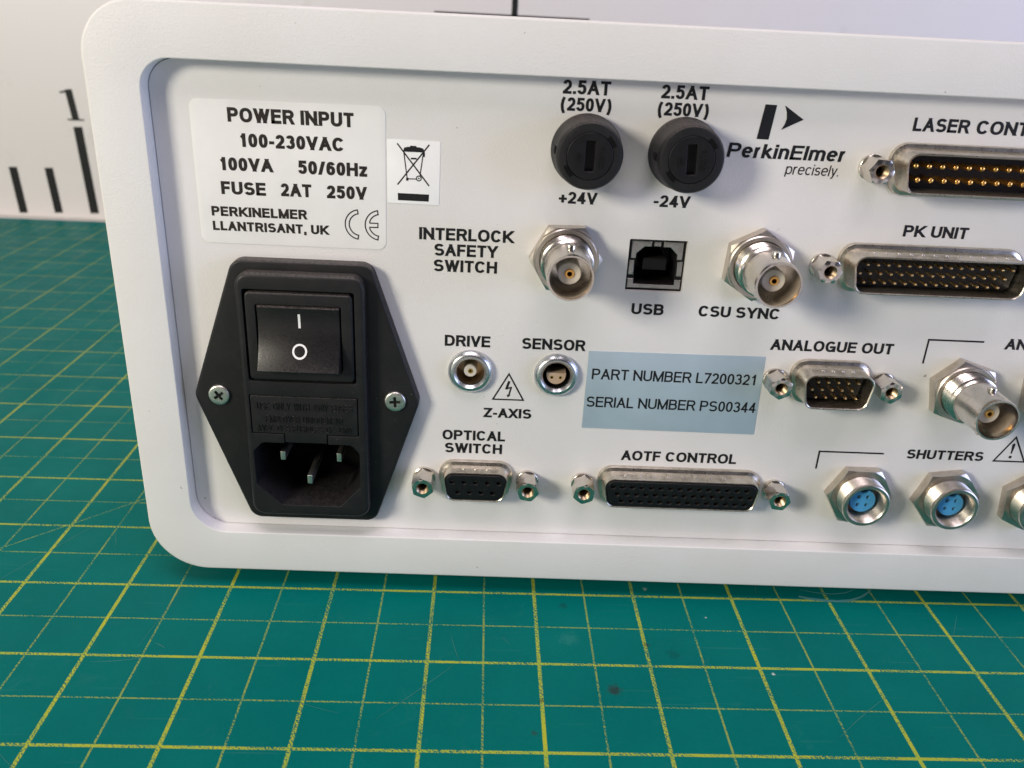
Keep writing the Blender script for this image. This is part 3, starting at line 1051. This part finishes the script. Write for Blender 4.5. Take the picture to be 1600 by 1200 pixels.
mb = MB()
arc_block(mb, 4.75, 5.55, radians(22), radians(48), H - 0.015, H + .1)
arc_block(mb, 4.75, 5.55, radians(202), radians(230), H - 0.015, H + .1)
arc_block(mb, 6.7, 6.98, radians(168), radians(180), H + 1.6, H + 6.4)
fn = mb.mesh("key_notch", ["void"])
for x, z, rz in ((89.25, 110.0, 0.0), (109.45, 110.2, 0.05)):
    p = part("fuse_holder", fh, x, 0, z)
    c = put("fuse_cap", fc, p)
    k = put("key_notch", fn, p)
    c.rotation_euler = (0, -rz, 0)
    k.rotation_euler = (0, -rz * 2, 0)


# ---- hex nut with chamfered corners
def hex_nut(mb, R, y0, y1, rot, hole, ch=True, n=12, mi=0):
    pts = []
    for s6 in range(6):
        a0 = rot + s6 * pi / 3
        p, q = (R * cos(a0), R * sin(a0)), (R * cos(a0 + pi / 3), R * sin(a0 + pi / 3))
        for i in range(n):
            pts.append((p[0] + (q[0] - p[0]) * i / n, p[1] + (q[1] - p[1]) * i / n))
    rc = R * 0.895
    back = [(x, y0, z) for x, z in pts]
    edge, face = [], []
    for x, z in pts:
        r = hypot(x, z)
        edge.append((x, y1 + max(0, r - rc) * 0.55, z))
        k = min(1, (rc - 0.02) / r)
        face.append((x * k, y1, z * k))
    ring = [(hole * cos(atan2(z, x)), y1, hole * sin(atan2(z, x))) for x, z in pts]
    ringb = [(x, y0, z) for x, y, z in ring]
    mb.loft([back, edge, face, ring, ringb], mi=mi)


# ---- BNC sockets
BL = -17.0
mb = MB()
prof = [(5.6, 0)]
y = -0.2
while y > -6.6:
    prof += [(5.6, y), (5.22, y - 0.40), (5.22, y - 0.46), (5.6, y - 0.86)]
    y -= 0.95
prof += [(5.3, y - 0.1), (5.1, y - 0.3), (4.85, y - 0.6), (4.85, BL + 0.9), (4.8, BL + 0.25), (4.68, BL), (4.32, BL), (4.2, BL + 0.35), (4.15, BL + 6), (4.15, BL + 9), (0.2, BL + 9.05)]
mb.lathe(prof, n=64)
bnc_body = mb.mesh("socket_body", ["nickel"], 26)
mb = MB()
for s_t in (1, -1):
    for k in range(1):
        n_ = 20
        rings = [[(r * cos(2 * pi * i / n_), BL + 4.9 + r * sin(2 * pi * i / n_), s_t * zz) for i in range(n_)] for r, zz in ((1.0, 4.5), (1.0, 5.4), (0.9, 5.65), (0.5, 5.72))]
        mb.loft(rings, False, True)
bnc_lug = mb.mesh("bayonet_lug", ["nickel"])
mb = MB()
mb.lathe([(2.38, BL + 9), (2.38, BL + 3.9), (2.2, BL + 3.65), (1.02, BL + 3.6), (1.02, BL + 4.4)], n=36)
bnc_ins = mb.mesh("insulator", ["ptfe"])
mb = MB()
mb.lathe([(1.0, BL + 6), (1.0, BL + 3.55), (0.88, BL + 3.3), (0.52, BL + 3.3), (0.45, BL + 3.7), (0.42, BL + 6)], n=24)
mb.fill(circ(0, 0, .5, 16), [], BL + 5.5, 1)
bnc_pin = mb.mesh("centre_contact", ["gold", "void"])
mb = MB()
mb.lathe([(6.85, -2.9), (6.8, -3.2), (6.6, -3.4), (5.8, -3.4), (5.62, -2.9)], n=56)
bnc_wash = mb.mesh("lock_washer", ["nut"])


def bnc(x, z, rot):
    p = part("coaxial_socket", bnc_body, x, 0, z)
    m_ = MB()
    hex_nut(m_, 7.95, 0, -2.9, rot, 5.65)
    put("hex_nut", m_.mesh("hex_nut", ["nut"], 25), p)
    put("lock_washer", bnc_wash, p)
    put("bayonet_lug", bnc_lug, p)
    put("insulator", bnc_ins, p)
    put("centre_contact", bnc_pin, p)


bnc(86.55, 87.3, 0.02)
bnc(128.4, 87.6, radians(27))
bnc(180.75, 59.7, radians(42))
bnc(202.4, 60.0, radians(36))

# ---- multipole shutter sockets
mb = MB()
prof = [(5.9, 0)]
y = -2.4
prof += [(5.9, -2.4)]
while y > -6.0:
    prof += [(5.75, y), (5.55, y - 0.2), (5.75, y - 0.4)]
    y -= 0.42
prof += [(5.6, -6.55), (5.35, -6.7), (4.75, -6.7), (4.45, -6.3)]
y = -6.2
while y > -6.21 or y < -2.2:
    prof += [(4.45, y), (4.3, y + 0.25)]
    y += 0.5
    if y > -2.2:
        break
prof += [(4.3, -2.0), (4.25, -0.1), (0.1, -0.1)]
mb.lathe(prof, n=56)
sh_body = mb.mesh("socket_body", ["nut"], 30)
holes = [circ(sx_ * 1.08, sz_ * 1.08, 0.52, 14) for sx_ in (-1, 1) for sz_ in (-1, 1)]
ins_outline = [(3.1 * cos(a), 3.1 * sin(a)) for a in [radians(112 + 316 * i / 40) for i in range(41)]] + [(0.75, 2.3), (-0.75, 2.3)]
mb = MB()
mb.plate(ins_outline, holes, -4.3, 0, 0.2, 0.0, yh=-2.6)
sh_ins = mb.mesh("blue_insert", ["blue"])
mb = MB()
for h in holes:
    c = (sum(p[0] for p in h) / len(h), sum(p[1] for p in h) / len(h))
    mb.lathe([(0.50, -2.2), (0.50, -3.7), (0.24, -3.7), (0.24, -2.4)], c, 14)
    mb.fill(circ(c[0], c[1], .5, 12), [], -2.9, 1)
sh_con = mb.mesh("contacts", ["brass_dark", "void"])
for x, z, rot in ((162.4, 31.2, 0.0), (184.0, 31.0, radians(8)), (205.6, 30.9, radians(36))):
    p = part("shutter_socket", sh_body, x, 0, z)
    m_ = MB()
    hex_nut(m_, 8.1, 0, -2.6, rot, 5.95)
    put("hex_nut", m_.mesh("hex_nut", ["nut"], 25), p)
    put("blue_insert", sh_ins, p)
    put("contacts", sh_con, p)

# ---- round push-pull sockets
mb = MB()
mb.lathe([(5.2, 0), (5.2, -0.5), (5.05, -0.9), (4.5, -1.5), (4.3, -1.6), (3.75, -1.6), (3.5, -1.35), (3.2, -0.9), (3.15, 6), (0.1, 6)], n=64)
lemo = mb.mesh("round_socket", ["satin"], 30)
mb = MB()
mb.lathe([(3.12, -0.3), (3.05, 0.2), (3.0, 4.0), (0.1, 4.0)], n=48)
lemo_in = mb.mesh("socket_liner", ["brass_dark"])
lemo_dk = mb.mesh("socket_liner", ["void"])
p = part("round_socket", lemo, 66.7, 0, 59.5, "round socket with one white coaxial contact")
put("socket_liner", lemo_in, p)
mb = MB()
mb.lathe([(1.5, 4), (1.5, 0.1), (1.35, -0.1), (0.62, -0.1), (0.62, 0.5)], n=32)
put("insulator", mb.mesh("insulator", ["ptfe"]), p)
mb = MB()
mb.lathe([(0.62, 1), (0.62, -0.12), (0.3, -0.12), (0.26, 1)], n=20)
mb.fill(circ(0, 0, .35, 12), [], 0.3, 1)
put("centre_contact", mb.mesh("centre_contact", ["gold", "void"]), p)
p = part("round_socket", lemo, 86.5, 0, 59.4, "round socket with two contacts in a tan half-moon insert")
put("socket_liner", lemo_dk, p)
mb = MB()
half = [(2.25 * cos(a), 2.25 * sin(a) - 0.2) for a in [radians(180 + 180 * i / 20) for i in range(21)]] + [(2.25, 0.35), (-2.25, 0.35)]
hh = [circ(sx_ * 1.0, -0.75, 0.42, 14) for sx_ in (-1, 1)]
mb.plate(half, hh, 0.0, 4, 0.12, 0, yh=1.5)
put("half_insert", mb.mesh("half_insert", ["tan"]), p)
mb = MB()
for sx_ in (-1, 1):
    mb.lathe([(0.42, 1.2), (0.42, 0.02), (0.24, 0.02), (0.22, 1.2)], (sx_ * 1.0, -0.75), 16)
    mb.fill(circ(sx_, -.75, .3, 12), [], 0.5, 1)
put("contacts", mb.mesh("contacts", ["gold", "void"]), p)

# ---- D-shaped connectors
def dpoly(w, h, r, grow=0.0):
    sl = h * math.tan(radians(10))
    p = rpoly([(-w / 2 + sl, -h / 2), (w / 2 - sl, -h / 2), (w / 2, h / 2), (-w / 2, h / 2)], r, 6)
    return offset(p, grow) if grow else p


mb = MB()
hole = 1.45
mb.lathe([(2.75, 0), (2.75, -0.75), (2.6, -0.85), (1.8, -0.85)], n=30)
hexp = lambda r: [(r * cos(pi / 6 + i * pi / 3), r * sin(pi / 6 + i * pi / 3)) for i in range(6)]
mbh = MB()
hex_nut(mbh, 2.72, -0.8, -5.8, pi / 6, hole, n=6)
mb.v, off_ = mb.v, len(mb.v)
mb.add(mbh.v, mbh.f, 0)
thr_p = []
y = -5.8
while y < -2.0:
    thr_p += [(1.46, y), (1.2, y + 0.28)]
    y += 0.55
mb.lathe(thr_p[::-1] + [], n=24, mi=1)
mb.fill(circ(0, 0, 1.5, 16), [], -2.1, 2)
jack = mb.mesh("jack_screw", ["nickel", "brass_dark", "void"], 28)


def pin_mesh(y0, y1, r, m="gold"):
    m_ = MB()
    L = y1
    m_.lathe([(r, y0), (r, L + 0.5), (r * 0.85, L + 0.2), (r * 0.5, L + 0.04), (r * 0.1, L)], n=14, cap1=True)
    return m_.mesh("pin", [m])


PIN_BIG = pin_mesh(-1.0, -5.4, 0.55)
PIN_SMALL = pin_mesh(-1.0, -5.3, 0.36, "pale_gold")


def shell(name, w, h, depth, male, x, z, jack_dx, rows, label, pin=None, hole_r=0.0, dimples=0, floor=1.3):
    """rows: list of (z, [x...]) of pins or holes about the connector centre"""
    r = 2.4
    mb = MB()
    o = dpoly(w, h, r)
    i_ = offset(o, -0.45)
    fl = offset(o, 1.25)
    fl2 = offset(o, 1.05)
    mb.loft2([fl, fl, fl2, offset(o, 0.75), offset(o, .25), o, o, offset(o, -.06), offset(o, -.22), i_, i_],
             [0, -0.55, -0.9, -1.0, -1.25, -1.9, -depth + .2, -depth + .05, -depth, -depth + .2, -0.8])
    for k in range(dimples):
        xx = -w / 2 + r + 1.5 + (w - 2 * r - 3) * (k + .5) / dimples
        for sg in (1,):
            mb.loft([[(xx + 0.42 * q * cos(2 * pi * i / 10), -depth * .62 + 0.26 * q * sin(2 * pi * i / 10), h / 2 + 0.3 * hh_) for i in range(10)] for q, hh_ in ((1, -.1), (.8, .6), (.3, 1))], False, True)
    sh = part(name, mb.mesh(name, ["tin"], 35), x, 0, z, label)
    mb = MB()
    if male:
        mb.fill(offset(o, -0.40), [], -0.9)
        mb.plate(offset(o, -0.9), [], -floor, -0.85, 0.1)
        put("insert", mb.mesh("insert", ["black_clean"]), sh)
        for zz, xs in rows:
            for xx in xs:
                put("pin", pin, sh, (xx, 0, zz))
    else:
        hs = [circ(xx, zz, hole_r, 12) for zz, xs in rows for xx in xs]
        mb.plate(offset(o, -0.62), hs, -depth - 0.12, -0.8, 0.18, 0.12, yh=-depth + 2.2)
        mb.fill(offset(o, -1.0), [], -depth + 2.1, 1)
        put("insert", mb.mesh("insert", ["black_clean", "void"]), sh)
        mb = MB()
        for zz, xs in rows:
            for xx in xs:
                mb.lathe([(hole_r * .8, -depth + 2.0), (hole_r * .8, -depth + 1.0), (hole_r * .4, -depth + 1.0), (hole_r * .4, -depth + 2.0)], (xx, zz), 10)
        put("contacts", mb.mesh("contacts", ["darkmetal"]), sh)
    for sg in (-1, 1):
        j = put("jack_screw", jack, sh, (sg * jack_dx, 0, 0.05))
        j.rotation_euler = (0, random.uniform(-.5, .5), 0)
    return sh


def span(x0, n, p):
    return [x0 + p * i for i in range(n)]


shell("nine_pole_socket", 16.3, 7.9, 4.4, False, 68.75, 31.2, 12.5, [(1.35, span(-5.54, 5, 2.77)), (-1.35, span(-4.155, 4, 2.77))],
      "short nine hole D shaped socket", hole_r=0.56, dimples=3)
shell("long_pole_socket", 38.3, 7.9, 4.7, False, 118.2, 31.1, 23.52,
      [(1.9, span(-16.6, 15, 2.29)), (0, span(-15.45, 15, 2.29)), (-1.9, span(-14.3, 14, 2.29))], "long D shaped socket with three rows of holes", hole_r=0.60, dimples=9)
shell("short_pin_connector", 16.9, 8.36, 7.0, True, 149.6, 60.35, 12.6,
      [(1.75, span(-4.1, 5, 2.29)), (-0.1, span(-5.25, 5, 2.29)), (-2.0, span(-4.1, 5, 2.29))], "short D shaped plug with fifteen gold pins", PIN_SMALL, dimples=4, floor=2.7)
shell("pk_pin_connector".replace("pk_", "triple_row_"), 39.0, 8.36, 7.0, True, 166.3, 87.75, 23.52,
      [(1.9, span(-15.5, 15, 2.25)), (-0.05, span(-16.8, 15, 2.25)), (-2.0, span(-15.6, 14, 2.25))], "long D shaped plug with three rows of small pins", PIN_SMALL, dimples=12, floor=2.7)
shell("double_row_pin_connector", 39.0, 8.36, 6.6, True, 172.7, 109.1, 23.52,
      [(1.45, span(-16.6, 13, 2.75)), (-1.35, span(-15.6, 12, 2.75))], "long D shaped plug with two rows of gold pins", PIN_BIG)

# ---- square data socket
u0, v0 = 100.25, 80.1
mb = MB()
cav = rpoly([(1.9, 1.5), (10.9, 1.5), (10.9, 8.3), (9.2, 9.9), (3.6, 9.9), (1.9, 8.3)], 0.15, 2)
mb.plate(rect(-0.3, 13.1, -0.3, 12.0), [cav], 1.35, 12, 0, 0.0, yh=10)
mb.fill(rect(-.3, 13.1, -.3, 12), [], 9.8)
mb.box(3.8, 9.1, 2.6, 9.7, 4.3, 6.9, 0, 0.2)
usb = part("data_socket", mb.mesh("data_socket", ["black_clean"]), u0, 0, v0, "square data socket with metal shield")
mb = MB()
for P in ([(0.75, 7.2), (1.9, 7.2), (1.9, 8.3), (3.6, 9.9), (5.1, 9.9), (5.1, 11.2), (0.75, 11.2)],
          [(0.5, 3.5), (1.65, 3.5), (1.65, 6.8), (0.5, 6.8)],
          [(0.5, 0.55), (12.3, 0.55), (12.3, 2.7), (10.95, 2.7), (10.95, 1.45), (1.85, 1.45), (1.85, 2.7), (0.5, 2.7)],
          [(5.65, 10.0), (7.15, 10.0), (7.15, 11.1), (5.65, 11.1)]):
    mb.plate(P, [], 0.85, 1.6, 0.18)
for P in ([(0.75, 7.2), (1.9, 7.2), (1.9, 8.3), (3.6, 9.9), (5.1, 9.9), (5.1, 11.2), (0.75, 11.2)], [(0.5, 3.5), (1.65, 3.5), (1.65, 6.8), (0.5, 6.8)]):
    mb.plate([(12.8 - x, z) for x, z in P][::-1], [], 0.85, 1.6, 0.18)
put("metal_shield", mb.mesh("metal_shield", ["darkmetal"]), usb)
